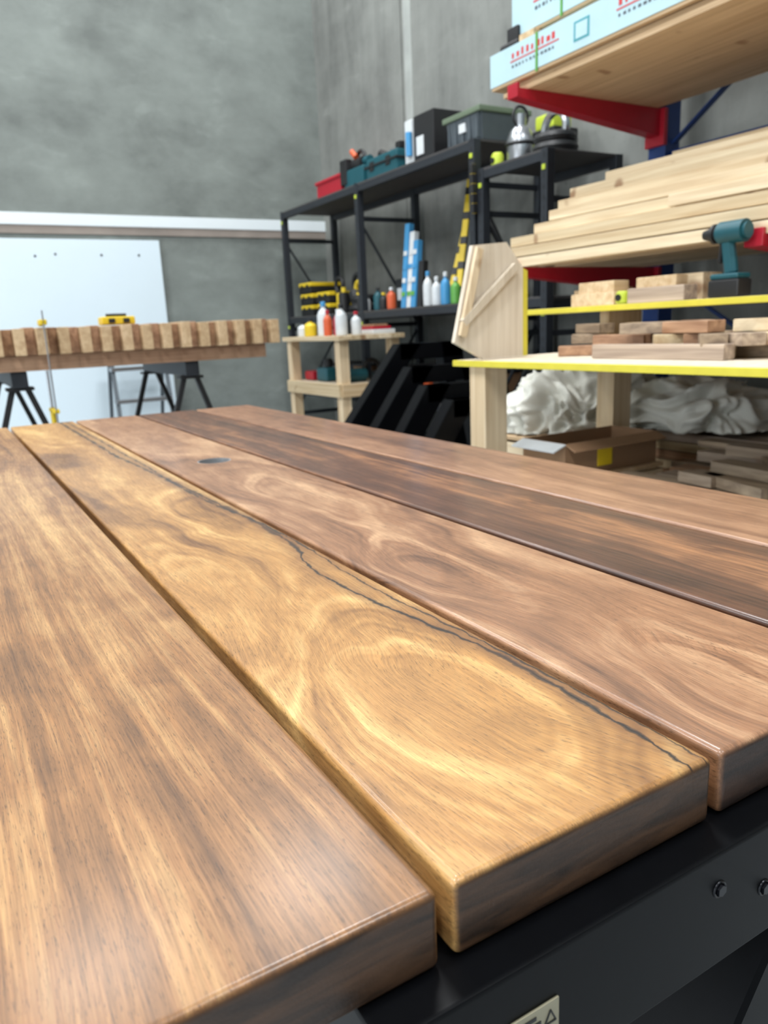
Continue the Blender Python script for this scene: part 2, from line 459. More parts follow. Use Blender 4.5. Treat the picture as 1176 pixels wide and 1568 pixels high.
# high bay panel lights
nt = NT('lamp_emissive'); nt.set(Emission_Color=(1, 0.99, 0.97, 1), Emission_Strength=3.0); m_em = nt.mat
m_house = plain('lamp_housing', (210, 210, 210), 0.4)
for (lx, ly, en) in [(0.35, 5.75, 62), (-3.4, 3.6, 190), (1.7, 2.9, 195), (-1.8, 0.4, 190), (1.6, -1.6, 130), (-3.0, -2.8, 150), (2.3, 5.75, 66), (-1.9, 5.9, 100)]:
    mb = MB()
    mb.box((lx - 0.62, ly - 0.32, 5.62), (lx + 0.62, ly + 0.32, 5.70), m_house, 0.01)
    mb.box((lx - 0.58, ly - 0.28, 5.612), (lx + 0.58, ly + 0.28, 5.62), m_em)
    for dx in (-0.5, 0.5):
        mb.cyl((lx + dx, ly, 5.70), (lx + dx, ly, ZC), 0.004, m_house, seg=6)
    mb.done('highbay_panel_light')
    L = bpy.data.lights.new('highbay_lamp', 'AREA'); L.shape = 'RECTANGLE'; L.size = 1.1; L.size_y = 0.55
    L.energy = en; L.color = (0.96, 0.985, 1.0)
    lo = bpy.data.objects.new('highbay_lamp', L); lo.location = (lx, ly, 5.60)
    scene.collection.objects.link(lo)
w = bpy.data.worlds.new('world'); scene.world = w; w.use_nodes = True
w.node_tree.nodes['Background'].inputs[0].default_value = (0.8, 0.9, 1, 1)
w.node_tree.nodes['Background'].inputs[1].default_value = 0.5

# ---------------------------------------------------------------- common mats
pine_y = pine('pine_y', (204, 180, 146), (234, 218, 188), 'y', tintamt=0.36)
pine_x = pine('pine_x', (198, 168, 130), (226, 204, 170), 'x')
pine_z = pine('pine_z', (204, 178, 142), (230, 210, 178), 'z')
brown_y = pine('hardwood_y', (146, 108, 82), (190, 150, 118), 'y', tintamt=0.4)
brown_x = pine('hardwood_x', (146, 110, 86), (184, 148, 120), 'x', tintamt=0.3)
grey_y = pine('weathered_timber', (150, 132, 118), (204, 184, 164), 'y', tintamt=0.45)
ply = pine('plywood_face', (182, 152, 116), (210, 182, 146), 'y', tintamt=0.15)
mdf = pine('ply_pale', (204, 190, 170), (226, 214, 196), 'z', tintamt=0.1, knots=False)
m_dsteel = plain('shelf_steel_charcoal', (44, 48, 54), 0.5, 0.3, 0.12, 30)
m_shelf = plain('shelf_board_dark', (62, 60, 60), 0.7, 0, 0.1)
m_red = plain('red_paint', (168, 22, 42), 0.4)
m_blue = plain('blue_paint', (24, 56, 116), 0.4)
m_teal = plain('teal_plastic', (18, 78, 88), 0.45)
m_yel = plain('yellow_plastic', (214, 184, 36), 0.45)
m_yedge = plain('yellow_board_edge', (218, 204, 68), 0.55)
m_blk = plain('black_plastic', (24, 24, 26), 0.5)
m_grey = plain('grey_plastic', (80, 88, 94), 0.5)
m_wht = plain('white_plastic', (206, 210, 212), 0.4)
m_sky = plain('sky_blue_plastic', (64, 140, 190), 0.4)
m_green = plain('green_plastic', (90, 155, 66), 0.4)
m_org = plain('orange_plastic', (200, 88, 48), 0.45)
m_lime = plain('hivis_lime', (186, 202, 60), 0.5)
m_silver = plain('brushed_silver', (170, 172, 176), 0.3, 0.9)
m_card = plain('cardboard', (150, 116, 86), 0.8)
m_wrap = plain('wrap_film_pale', (180, 208, 216), 0.3, 0, 0.06, 8)
m_ink_r = plain('print_red', (196, 60, 60), 0.5)
m_ink_t = plain('print_teal', (70, 150, 160), 0.5)

# ---------------------------------------------------------------- tall shelving
def shelf_unit(name, x0, x1, ys, ztop, levels):
    mb = MB()
    for yy in ys:
        for xx in (x0, x1):
            mb.box((xx - 0.025, yy - 0.025, 0), (xx + 0.025, yy + 0.025, ztop + 0.0), m_dsteel, 0.003)
        for zz in (0.25, ztop * 0.5, ztop - 0.25):
            mb.box((x0, yy - 0.012, zz), (x1, yy + 0.012, zz + 0.03), m_dsteel, 0.002)
        mb.bar((x0, yy, 0.3), (x1, yy, ztop * 0.5), 0.02, 0.012, m_dsteel, 0)
        mb.bar((x1, yy, ztop * 0.5), (x0, yy, ztop - 0.25), 0.02, 0.012, m_dsteel, 0)
    for zz in levels:
        for xx in (x0, x1):
            mb.box((xx - 0.02, ys[0], zz - 0.055), (xx + 0.02, ys[-1], zz - 0.012), m_dsteel, 0.003)
        mb.box((x0 - 0.02, ys[0] - 0.02, zz - 0.013), (x1 + 0.02, ys[-1] + 0.02, zz), m_shelf, 0.002)
    for yy in ys:
        for zz in levels:
            mb.box((x0 - 0.030, yy - 0.012, zz - 0.10), (x0 - 0.021, yy + 0.012, zz - 0.075), m_lime, 0.002)
        for k in range(int(ztop / 0.05)):
            mb.box((x0 - 0.0262, yy - 0.004, 0.04 + k * 0.05), (x0 - 0.0245, yy + 0.004, 0.06 + k * 0.05), m_blk)
    return mb.done(name)
shelf_unit('steel_shelving_unit', 2.80, 3.28, [3.68, 5.05, 6.40], 2.0, [2.0, 1.12, 0.5])
shelf_unit('steel_shelving_unit', 2.80, 3.28, [3.08, 3.60], 1.83, [1.83, 1.12, 0.5])

# top of shelving clutter
T = 2.001
mb = MB()
mb.box((2.86, 5.42, T), (3.15, 5.85, 2.13), m_red, 0.015)
mb.box((2.85, 5.41, 2.12), (3.16, 5.86, 2.145), m_red, 0.006)
mb.box((2.94, 5.56, 2.145), (2.97, 5.70, 2.165), m_blk, 0.005)
mb.done('red_toolbox')
mb = MB()
mb.box((2.84, 4.58, T), (3.14, 5.0, 2.15), m_teal, 0.02)
mb.box((2.83, 4.57, 2.085), (3.15, 5.01, 2.10), m_blk, 0.003)
mb.box((2.835, 4.66, 2.06), (2.845, 4.72, 2.12), m_blk, 0.003)
mb.box((2.835, 4.88, 2.06), (2.845, 4.94, 2.12), m_blk, 0.003)
mb.torus((2.99, 4.72, 2.16), 0.05, 0.012, m_silver, axis='x')
mb.cyl((2.95, 4.86, 2.15), (2.95, 4.96, 2.19), 0.03, m_blk, seg=14)
mb.cyl((2.95, 4.66, 2.17), (2.95, 4.80, 2.17), 0.025, m_silver, seg=14)
mb.box((2.88, 4.60, 2.15), (3.0, 4.66, 2.20), m_blk, 0.01)
mb.done('power_tool_case')
mb = MB()
mb.box((2.85, 5.06, T), (3.05, 5.36, 2.14), m_teal, 0.02)
mb.cyl((2.93, 5.15, 2.17), (2.93, 5.33, 2.17), 0.05, m_blk, seg=16, bev=0.01)
mb.cyl((2.93, 5.08, 2.18), (2.93, 5.15, 2.18), 0.03, m_teal, seg=16)
mb.torus((2.93, 5.22, 2.20), 0.06, 0.015, m_blk, axis='x')
mb.box((2.84, 5.30, 2.04), (2.90, 5.40, 2.22), m_blk, 0.012)
mb.cyl((2.90, 5.24, 2.22), (2.90, 5.30, 2.27), 0.02, m_org)
mb.done('bench_power_saw')
mb = MB()
mb.box((2.86, 4.17, T), (3.20, 4.40, 2.29), m_blk, 0.012)
mb.box((2.85, 4.405, T), (3.0, 4.49, 2.28), m_wht, 0.01)
mb.box((2.855, 4.28, 2.05), (2.862, 4.36, 2.16), m_wht, 0.002)
mb.cyl((2.84, 4.42, 2.06), (2.84, 4.42, 2.20), 0.022, m_sky, seg=14)
mb.done('battery_charger_box')
def tote(name, x0, y0, x1, y1, z0, z1, mat, lid):
    mb = MB()
    cx, cy = (x0 + x1) / 2, (y0 + y1) / 2
    bm = bmesh.new()
    lo = [bm.verts.new((cx + sx * (x1 - x0) * 0.44, cy + sy * (y1 - y0) * 0.44, z0)) for sx, sy in ((-1, -1), (1, -1), (1, 1), (-1, 1))]
    hi = [bm.verts.new((cx + sx * (x1 - x0) * 0.5, cy + sy * (y1 - y0) * 0.5, z1)) for sx, sy in ((-1, -1), (1, -1), (1, 1), (-1, 1))]
    bm.faces.new(list(reversed(lo))); bm.faces.new(hi)
    for i in range(4): bm.faces.new((lo[i], lo[(i + 1) % 4], hi[(i + 1) % 4], hi[i]))
    bmesh.ops.bevel(bm, geom=bm.edges[:], offset=0.012, segments=2, affect='EDGES')
    mb.add_bm(bm, mat)
    mb.box((x0 - 0.012, y0 - 0.012, z1 - 0.02), (x1 + 0.012, y1 + 0.012, z1 + 0.012), lid, 0.006)
    for q in (0.1, 0.3, 0.5, 0.7, 0.9):
        yy = y0 + (y1 - y0) * q
        mb.box((x0 + 0.0, yy - 0.006, z0 + 0.02), (x0 + 0.03, yy + 0.006, z1 - 0.02), mat, 0.003)
    mb.box((x0 - 0.002, cy - 0.03, z0 + 0.07), (x0 + 0.03, cy + 0.03, z0 + 0.12), m_wht, 0.003)
    return mb.done(name)
tote('storage_tote', 2.84, 3.68, 3.2, 4.02, T, 2.17, m_grey, plain('tote_lid', (98, 112, 92), 0.5))
mb = MB()
mb.lathe((2.93, 3.44, 1.831), [(0.05, 0), (0.075, 0.02), (0.075, 0.12), (0.055, 0.17), (0.03, 0.19), (0.03, 0.25)], m_silver)
mb.torus((2.93, 3.44, 1.93), 0.078, 0.008, m_blk)
mb.torus((2.93, 3.44, 2.07), 0.05, 0.008, m_blk, axis='y')
mb.done('work_lamp')
mb = MB()
mb.torus((2.96, 3.2, 1.861), 0.09, 0.03, m_blk)
mb.torus((2.96, 3.2, 1.91), 0.085, 0.028, m_blk)
mb.torus((2.96, 3.2, 1.96), 0.08, 0.02, m_silver, axis='x')
mb.done('coiled_hose')
mb = MB()
mb.box((3.08, 3.34, 1.831), (3.26, 3.56, 2.02), m_blk, 0.01)
mb.box((3.075, 3.37, 1.88), (3.082, 3.53, 1.95), m_lime, 0.002)
mb.box((3.10, 3.37, 2.02), (3.24, 3.52, 2.10), m_lime, 0.015)
mb.done('tool_bag')
mb = MB()
mb.lathe((2.86, 3.55, 1.831), [(0.03, 0), (0.035, 0.01), (0.035, 0.06), (0.025, 0.075)], m_lime)
mb.cyl((2.825, 3.55, 1.865), (2.82, 3.55, 1.865), 0.015, m_blk)
mb.done('measuring_tape')

# mid shelf contents
def case(name, x0, y0, z0, sx, sy, sz, c1, c2):
    mb = MB()
    mb.box((x0, y0, z0), (x0 + sx, y0 + sy, z0 + sz * 0.6), c1, 0.008)
    mb.box((x0, y0, z0 + sz * 0.62), (x0 + sx, y0 + sy, z0 + sz), c2, 0.008)
    mb.box((x0 - 0.006, y0 + sy * 0.2, z0 + sz * 0.4), (x0 + 0.004, y0 + sy * 0.35, z0 + sz * 0.8), c1, 0.003)
    mb.box((x0 - 0.006, y0 + sy * 0.65, z0 + sz * 0.4), (x0 + 0.004, y0 + sy * 0.8, z0 + sz * 0.8), c1, 0.003)
    return mb.done(name)
S = 1.121
for (yy, zz) in [(6.02, S), (6.02, S + .094), (6.04, S + .188), (5.70, S), (5.70, S + .094)]:
    case('organizer_case', 2.84, yy, zz, 0.32, 0.24, 0.088, m_blk, m_yel)
mb = MB()
for kx, zz in ((0, S), (0.02, S + .07)):
    mb.torus((2.98 + kx, 5.38, zz + 0.03), 0.09, 0.03, m_blk)
mb.torus((2.95, 5.40, 1.34), 0.07, 0.02, m_blk, axis='x')
mb.torus((2.94, 5.36, 1.30), 0.05, 0.02, m_yel, axis='x')
mb.cyl((2.94, 5.36, S), (2.94, 5.44, 1.28), 0.05, m_blk)
mb.done('extension_cord_reel')
mb = MB()
mb.cyl((2.90, 5.55, S), (2.90, 5.55, S + .16), 0.045, m_blk, bev=0.01)
mb.cyl((2.90, 5.55, S + .16), (2.90, 5.55, S + .20), 0.02, m_yel)
mb.torus((2.90, 5.62, S + 0.22), 0.06, 0.015, m_blk, axis='x')
mb.cyl((2.90, 5.62, S), (2.90, 5.62, S + .16), 0.03, m_yel, bev=0.006)
mb.done('hand_pump')
mb = MB()
for i, (yy, mt, h) in enumerate([(4.60, m_sky, 0.56), (4.53, m_wht, 0.5), (4.48, m_sky, 0.44), (4.40, m_blk, 0.3)]):
    mb.box((2.86, yy - 0.03, S), (2.90, yy + 0.03, S + h), mt, 0.005, rot=(0, 6, 0), pivot=(2.86, yy, S))
    if mt is not m_blk:
        for q in range(4):
            mb.box((2.855, yy - 0.02, 1.2 + 0.09 * q), (2.861, yy + 0.02, 1.23 + 0.09 * q), [m_green, m_wht, m_sky, m_wht][q], 0.001, rot=(0, 6, 0), pivot=(2.86, yy, S))
mb.done('sealant_packs')
def level(name, p0, p1, w=0.05):
    mb = MB()
    mb.bar(p0, p1, w, 0.022, m_yel, 0.003)
    p0 = Vector(p0); p1 = Vector(p1)
    for t in (0.1, 0.3, 0.5, 0.7, 0.9):
        q = p0.lerp(p1, t); dd = (p1 - p0).normalized() * 0.025
        mb.bar(q - dd, q + dd, w + 0.004, 0.026, m_blk, 0.002)
    return mb.done(name)
level('spirit_level', (2.92, 4.04, 1.125), (3.16, 4.20, 1.90), 0.04)
level('spirit_level', (2.92, 4.14, 1.125), (3.20, 4.24, 1.80), 0.035)
level('ratchet_clamp', (2.755, 3.63, 1.60), (2.755, 3.64, 1.86), 0.03)
def bottle(mb, x, y, z, h, r, mat, cap):
    mb.lathe((x, y, z), [(r * 0.9, 0), (r, 0.01), (r, h * 0.6), (r * 0.75, h * 0.72), (r * 0.35, h * 0.8), (r * 0.35, h * 0.86)], mat)
    mb.lathe((x, y, z + h * 0.86), [(r * 0.42, 0), (r * 0.42, h * 0.12), (r * 0.3, h * 0.14)], cap)
mb = MB()
for (yy, h, mt, cp) in [(4.28, 0.22, m_wht, m_sky), (4.18, 0.18, m_wht, m_wht), (4.08, 0.2, m_sky, m_wht), (3.97, 0.16, m_green, m_wht), (3.87, 0.12, m_blk, m_org), (4.75, 0.15, m_org, m_wht), (4.86, 0.12, m_blk, m_yel), (4.94, 0.16, m_teal, m_blk), (5.12, 0.12, m_wht, m_red), (5.20, 0.15, m_blk, m_wht)]:
    bottle(mb, 2.86, yy, S, h, 0.033, mt, cp)
mb.done('spray_bottles')
mb = MB()
for i in range(9):
    yy = 3.75 + i * 0.28
    mt = [m_card, m_blk, m_org, m_grey, m_teal, m_card, m_blk, m_grey, m_blk][i]
    hh = 0.12 + 0.12 * random.random()
    mb.box((2.86, yy, 0.501), (3.2, yy + 0.23, 0.5 + hh), mt, 0.008)
    mb.box((2.85, yy - 0.004, 0.5 + hh), (3.21, yy + 0.234, 0.515 + hh), m_blk, 0.004)
mb.done('storage_boxes')
mb = MB()
for i in range(7):
    yy = 3.80 + i * 0.2
    h = 0.1 + 0.12 * random.random()
    mb.box((3.02, yy, S), (3.22, yy + 0.15, S + h), [m_grey, m_card, m_blk, m_red, m_grey, m_blk, m_card][i], 0.008)
    mb.box((3.015, yy + 0.03, S + h * 0.3), (3.021, yy + 0.12, S + h * 0.7), m_wht, 0.001)
mb.done('parts_boxes')

# ---------------------------------------------------------------- small pine bench
bx0, bx1, by0, by1, bz = 2.25, 2.75, 4.45, 5.30, 0.957
bench = empty('pine_workbench', ((bx0 + bx1) / 2, (by0 + by1) / 2, 0))
mb = MB()
for i in range(5):
    a = bx0 + (bx1 - bx0) / 5 * i
    mb.box((a + 0.001, by0 - 0.04, bz - 0.03), (a + (bx1 - bx0) / 5 - 0.001, by1 + 0.04, bz), pine_y, 0.003)
mb.done('bench_top', bench)
mb = MB()
for yy in (by0, by1 - 0.07):
    for xx in (bx0 + 0.02, bx1 - 0.09):
        mb.box((xx, yy, 0), (xx + 0.07, yy + 0.07, bz - 0.03), pine_z, 0.003)
for zz in (0.56, 0.20):
    for xx in (bx0, bx1 - 0.02):
        mb.box((xx, by0, zz), (xx + 0.02, by1, zz + 0.085), pine_y, 0.002)
    for yy in (by0 - 0.02, by1):
        mb.box((bx0 + 0.02, yy, zz), (bx1 - 0.02, yy + 0.02, zz + 0.085), pine_x, 0.002)
    mb.box((bx0 + 0.02, by0 + 0.001, zz + 0.065), (bx1 - 0.02, by1 - 0.001, zz + 0.083), mdf)
mb.done('bench_frame', bench)
mb = MB()
for (xx, yy, h, rr, mt, cp) in [(2.33, 4.52, 0.20, 0.04, m_wht, m_blk), (2.43, 4.50, 0.15, 0.035, m_wht, m_red), (2.33, 4.72, 0.17, 0.03, m_org, m_red),
                                (2.37, 4.86, 0.23, 0.045, m_wht, m_sky), (2.33, 5.0, 0.12, 0.045, m_yel, m_blk), (2.35, 5.17, 0.10, 0.04, m_wht, m_blk), (2.36, 4.62, 0.17, 0.035, m_red, m_wht), (2.47, 4.8, 0.18, 0.03, m_wht, m_sky)]:
    bottle(mb, xx, yy, bz + 0.001, h, rr, mt, cp)
mb.done('glue_bottles')
mb = MB()
mb.box((2.53, 4.45, bz + 0.001), (2.70, 4.70, bz + 0.03), m_wht, 0.004)
mb.box((2.54, 4.47, bz + 0.03), (2.68, 4.66, bz + 0.05), m_red, 0.004)
mb.box((2.55, 4.48, bz + 0.05), (2.66, 4.64, bz + 0.065), m_card, 0.003)
mb.done('sandpaper_packs')
mb = MB()
zt = 0.644
mb.cyl((2.38, 4.60, zt + .046), (2.54, 4.60, zt + .046), 0.045, m_teal, seg=18, bev=0.01)
mb.cyl((2.33, 4.60, zt + .046), (2.38, 4.60, zt + .046), 0.03, m_blk, seg=16)
mb.torus((2.60, 4.62, zt + .08), 0.06, 0.014, m_blk, axis='y')
mb.box((2.34, 4.8, zt), (2.48, 4.98, 0.74), m_teal, 0.02)
mb.cyl((2.40, 4.89, 0.74), (2.40, 4.89, 0.80), 0.035, m_blk, bev=0.008)
mb.box((2.35, 5.05, zt), (2.5, 5.2, 0.71), m_red, 0.015)
mb.done('power_tools')

# ---------------------------------------------------------------- timber block on sawhorses
mb = MB()
for i in range(7):
    mb.box((-0.7, 3.86 + i * 0.14, 0.874), (1.53, 3.86 + i * 0.14 + 0.13, 0.943), brown_x, 0.003, tint=0.8)
n = 0; xx = -0.72
while xx < 1.56:
    wd = 0.046
    off = 0.0 if n % 2 == 0 else 0.06
    mb.box((xx, 3.78 + off, 0.945), (xx + wd, 4.86 - off, 1.066 + random.uniform(-0.004, 0.004)), brown_y if n % 2 else ply, 0.003)
    xx += wd + 0.001; n += 1
mb.done('laminated_timber_block')
def sawhorse(cx):
    mb = MB()
    mb.box((cx - 0.035, 3.88, 0.80), (cx + 0.035, 4.82, 0.873), m_dsteel, 0.004)
    mb.box((cx - 0.06, 3.90, 0.785), (cx + 0.06, 3.99, 0.80), m_blk, 0.003)
    mb.box((cx - 0.06, 4.71, 0.785), (cx + 0.06, 4.80, 0.80), m_blk, 0.003)
    for yy in (3.94, 4.76):
        for sx in (-1, 1):
            mb.bar((cx + sx * 0.03, yy, 0.80), (cx + sx * 0.29, yy, 0.01), 0.026, 0.026, m_blk, 0.002)
        mb.bar((cx - 0.14, yy, 0.46), (cx + 0.14, yy, 0.46), 0.02, 0.02, m_blk, 0)
    for sx in (-1, 1):
        mb.bar((cx + sx * 0.225, 3.94, 0.2), (cx + sx * 0.225, 4.76, 0.2), 0.02, 0.02, m_blk, 0)
        mb.bar((cx + sx * 0.13, 3.94, 0.5), (cx + sx * 0.13, 4.76, 0.5), 0.02, 0.02, m_blk, 0)
    mb.done('folding_sawhorse')
sawhorse(0.32); sawhorse(1.13)
mb = MB()
mb.bar((0.44, 3.745, 0.5), (0.44, 3.745, 1.14), 0.006, 0.02, m_silver, 0.001)
mb.box((0.425, 3.735, 1.075), (0.455, 3.84, 1.10), m_yel, 0.006)
mb.cyl((0.44, 3.82, 1.071), (0.44, 3.82, 1.078), 0.012, m_yel)
mb.box((0.425, 3.735, 0.68), (0.455, 3.89, 0.70), m_yel, 0.006)
mb.cyl((0.44, 3.875, 0.70), (0.44, 3.875, 0.872), 0.006, m_silver)
mb.cyl((0.44, 3.875, 0.60), (0.44, 3.875, 0.68), 0.012, m_yel)
mb.done('bar_clamp')
mb = MB()
mb.box((0.74, 4.0, 1.071), (0.90, 4.12, 1.11), m_yel, 0.008)
mb.box((0.77, 3.99, 1.078), (0.80, 4.0, 1.10), m_blk, 0.002)
mb.box((0.84, 3.99, 1.078), (0.87, 4.0, 1.10), m_blk, 0.002)
mb.bar((0.77, 4.06, 1.118), (0.87, 4.06, 1.118), 0.015, 0.015, m_blk, 0.003)
mb.done('yellow_tool_case')
mb = MB()
for sx in (0, 0.42):
    mb.bar((1.18 + sx, 6.1, 0.01), (1.2 + sx, 6.35, 0.9), 0.03, 0.03, m_grey, 0.002)
    mb.bar((1.18 + sx, 6.65, 0.01), (1.2 + sx, 6.40, 0.9), 0.025, 0.025, m_grey, 0.002)
for zz in (0.25, 0.5, 0.75):
    mb.box((1.18, 6.07 + zz * 0.27, zz), (1.62, 6.17 + zz * 0.27, zz + 0.03), m_silver, 0.003)
mb.box((1.17, 6.26, 0.9), (1.64, 6.5, 0.93), m_silver, 0.004)
mb.done('step_ladder')

# ---------------------------------------------------------------- cantilever rack
XP = 3.15
rack = MB()
AY = (2.67, 1.53, 0.40, -0.66)
for yy in AY:
    rack.box((XP - 0.04, yy - 0.05, 0), (XP + 0.06, yy + 0.05, 2.75), m_blue, 0.004)
    rack.box((2.70, yy - 0.05, 0), (XP, yy + 0.05, 0.10), m_blue, 0.004)
    for za in (1.93, 1.225):
        rack.prism([(2.24, yy - 0.03, za), (XP - 0.04, yy - 0.03, za), (XP - 0.04, yy - 0.03, za - 0.12), (2.24, yy - 0.03, za - 0.035)], (0, 0.06, 0), m_red)
        rack.box((XP - 0.06, yy - 0.056, za - 0.16), (XP - 0.035, yy + 0.056, za), m_red, 0.003)
        rack.box((2.23, yy - 0.032, za - 0.035), (2.245, yy + 0.032, za + 0.02), m_red, 0.003)
for y0, y1 in zip(AY, AY[1:]):
    rack.bar((XP + 0.02, y0, 1.75), (XP + 0.02, y1, 2.5), 0.03, 0.01, m_blue, 0)
    rack.bar((XP + 0.02, y0, 1.2), (XP + 0.02, y1, 0.5), 0.03, 0.01, m_blue, 0)
    for zz in (0.3, 1.7, 2.6):
        rack.box((XP + 0.0, y1, zz), (XP + 0.04, y0, zz + 0.05), m_blue, 0.002)
rack.done('cantilever_timber_rack')

# pine on the middle arms
mb = MB()
z = 1.226; th = 0.039
rows = [(2.252, 2.83), (2.260, 2.81), (2.272, 2.74), (2.31, 2.62), (2.33, 2.56), (2.39, 2.60), (2.43, 2.54), (2.50, 2.42), (2.66, 2.2)]
for k, (xf_, ye) in enumerate(rows):
    x = xf_
    while x < 2.98:
        wd = 0.088
        jy = random.uniform(-0.08, 0.02)
        jx = random.uniform(-0.010, 0.010) if x == xf_ else 0
        if x == xf_: jy = random.uniform(-0.03, 0.01)
        if random.random() > 0.06 or x == xf_:
            mb.box((x + jx, -1.0 + random.uniform(-0.1, 0.1), z), (min(x + wd, 3.08), ye + jy, z + th), pine_y, 0.0025, tint=random.uniform(0.3, 1))
        x += wd + 0.010
    z += th + 0.006
mb.box((2.280, 0.2, 1.226 + 3 * 0.045 + 0.001), (2.298, 1.9, 1.226 + 3 * 0.045 + 0.041), pine_y, 0.003, tint=0.9)
mb.done('pine_timber_stack')
# pack on the top arms
mb = MB()
for k in range(2):
    mb.box((2.29 + 0.01 * k, -0.8, 1.931 + k * 0.020), (3.08, 2.80 - 0.02 * k, 1.950 + k * 0.020), ply, 0.002)
mb.done('plywood_sheets')
def wrapped_pack(x0, x1, y0, y1, z0, nl, name):
    mb = MB(); th = 0.045
    for k in range(nl):
        mb.box((x0 + 0.003 * (k % 2), y0, z0 + k * th), (x1, y1 - 0.01 * (k % 2), z0 + (k + 1) * th - 0.002), ply, 0.002)
    zt = z0 + nl * th
    t = 0.004
    mb.box((x0 - t, y0, z0 + 0.012), (x0, y1 - 0.0, zt), m_wrap)
    mb.box((x0 - t, y1, z0 + 0.012), (x1, y1 + t, zt), m_wrap)
    mb.box((x0 - t, y0, zt), (x1, y1 + t, zt + t), m_wrap)
    yy = y1 - 0.08; h = zt - z0
    while yy > y0 + 0.3:
        mb.box((x0 - t - 0.001, yy - 0.34, z0 + h * 0.56), (x0 - t, yy - 0.05, z0 + h * 0.60), m_ink_r)
        for q in range(9):
            w_ = random.uniform(0.010, 0.022)
            mb.box((x0 - t - 0.001, yy - 0.06 - q * 0.03 - w_, z0 + h * 0.66), (x0 - t, yy - 0.06 - q * 0.03, z0 + h * random.choice([0.84, 0.80, 0.86])), m_ink_r)
        for q in range(12):
            w_ = random.uniform(0.006, 0.016)
            mb.box((x0 - t - 0.001, yy - 0.06 - q * 0.022 - w_, z0 + h * 0.40), (x0 - t, yy - 0.06 - q * 0.022, z0 + h * 0.47), m_grey)
        mb.box((x0 - t - 0.001, yy - 0.50, z0 + h * 0.3), (x0 - t, yy - 0.42, z0 + h * 0.8), m_ink_t)
        mb.box((x0 - t - 0.0015, yy - 0.49, z0 + h * 0.36), (x0 - t - 0.001, yy - 0.43, z0 + h * 0.74), m_wrap)
        yy -= 0.58
    for ys in (y1 - 0.30, y1 - 1.15, y1 - 2.2):
        mb.box((x0 - t - 0.003, ys, z0), (x0 - t - 0.0016, ys + 0.012, zt + t), m_green)
        mb.box((x0 - t - 0.003, ys, zt + t), (x1, ys + 0.012, zt + t + 0.002), m_green)
    mb.done(name)
wrapped_pack(2.275, 3.08, -0.8, 2.86, 1.972, 3, 'wrapped_timber_pack')
mb = MB()
for yy in (2.62, 1.3, 0.1):
    mb.box((2.30, yy, 2.114), (3.08, yy + 0.09, 2.150), pine_x, 0.003)
mb.done('timber_bearers')
wrapped_pack(2.33, 3.08, -0.8, 2.78, 2.151, 4, 'wrapped_timber_pack')
mb = MB()
mb.box((2.30, 2.72, 2.115), (2.36, 2.84, 2.148), m_blk, 0.012)
mb.box((2.31, 2.73, 2.145), (2.325, 2.80, 2.20), m_blk, 0.004)
mb.done('black_edge_protector')

# ---------------------------------------------------------------- yellow-edged long bench
wb = empty('timber_work_table', (2.1, 1.0, 0))
mb = MB()
mb.box((1.642, -0.6, 0.85), (2.42, 2.28, 0.871), mdf, 0.001)
mb.box((1.63, -0.6, 0.849), (1.642, 2.28, 0.870), m_yedge, 0.002)
mb.box((1.63, 2.28, 0.849), (2.42, 2.292, 0.870), m_yedge, 0.002)
mb.done('lower_top', wb)
mb = MB()
for yy, xx in ((2.14, 1.66), (2.14, 2.30), (0.4, 2.30), (-0.5, 1.66), (-0.5, 2.30)):
    mb.box((xx, yy, 0), (xx + 0.10, yy + 0.09, 0.849), pine_z, 0.003)
mb.box((1.76, -0.48, 0.78), (2.30, -0.44, 0.849), pine_x, 0.002)
mb.done('legs', wb)
mb = MB()
mb.box((2.142, -0.5, 1.022), (2.48, 2.58, 1.042), mdf, 0.001)
mb.box((2.13, -0.5, 1.021), (2.142, 2.58, 1.0415), m_yedge, 0.002)
mb.box((2.13, 2.58, 1.021), (2.48, 2.592, 1.0415), m_yedge, 0.002)
for yy in (2.1, 0.8, -0.3):
    mb.box((2.22, yy, 0.871), (2.40, yy + 0.045, 1.022), pine_z, 0.002)
mb.done('raised_shelf', wb)

# offcuts
mb = MB()
for (y0, y1, x0, x1, z0, h, mt) in [(2.04, 2.26, 2.18, 2.27, 1.043, 0.045, pine_x), (2.06, 2.24, 2.20, 2.28, 1.088, 0.042, pine_x), (1.72, 1.96, 2.16, 2.23, 1.043, 0.05, grey_y),
                                    (1.74, 1.98, 2.28, 2.38, 1.043, 0.09, pine_y), (2.2, 2.45, 2.38, 2.46, 1.043, 0.07, pine_x), (1.30, 1.44, 2.2, 2.3, 1.043, 0.07, pine_y), (1.76, 1.93, 2.17, 2.23, 1.093, 0.035, pine_x)]:
    mb.box((x0, y0, z0), (x1, y1, z0 + h), mt, 0.003, tint=random.uniform(0.4, 1))
mb.done('timber_offcuts')
mb = MB()
mb.lathe((2.18, 1.995, 1.043), [(0.02, 0), (0.026, 0.006), (0.026, 0.035), (0.02, 0.045)], m_lime)
mb.cyl((2.155, 1.995, 1.065), (2.15, 1.995, 1.065), 0.012, m_blk)
mb.done('measuring_tape')
mb = MB()
random.seed(11)
for i in range(24):
    y0 = 1.2 + 0.85 * random.random(); x0 = 1.88 + 0.24 * random.random()
    L = 0.10 + 0.16 * random.random(); lay = i % 3
    z0 = 0.872 + lay * 0.036
    mb.box((x0, y0, z0), (x0 + 0.07, min(y0 + L, 2.15), z0 + 0.034), [grey_y, brown_y, pine_y, grey_y][i % 4], 0.003, rot=(0, 0, random.uniform(-55, 55)))
mb.box((1.83, 1.32, 0.8715), (1.88, 1.80, 0.915), grey_y, 0.003, tint=0.9)
mb.done('timber_offcuts')

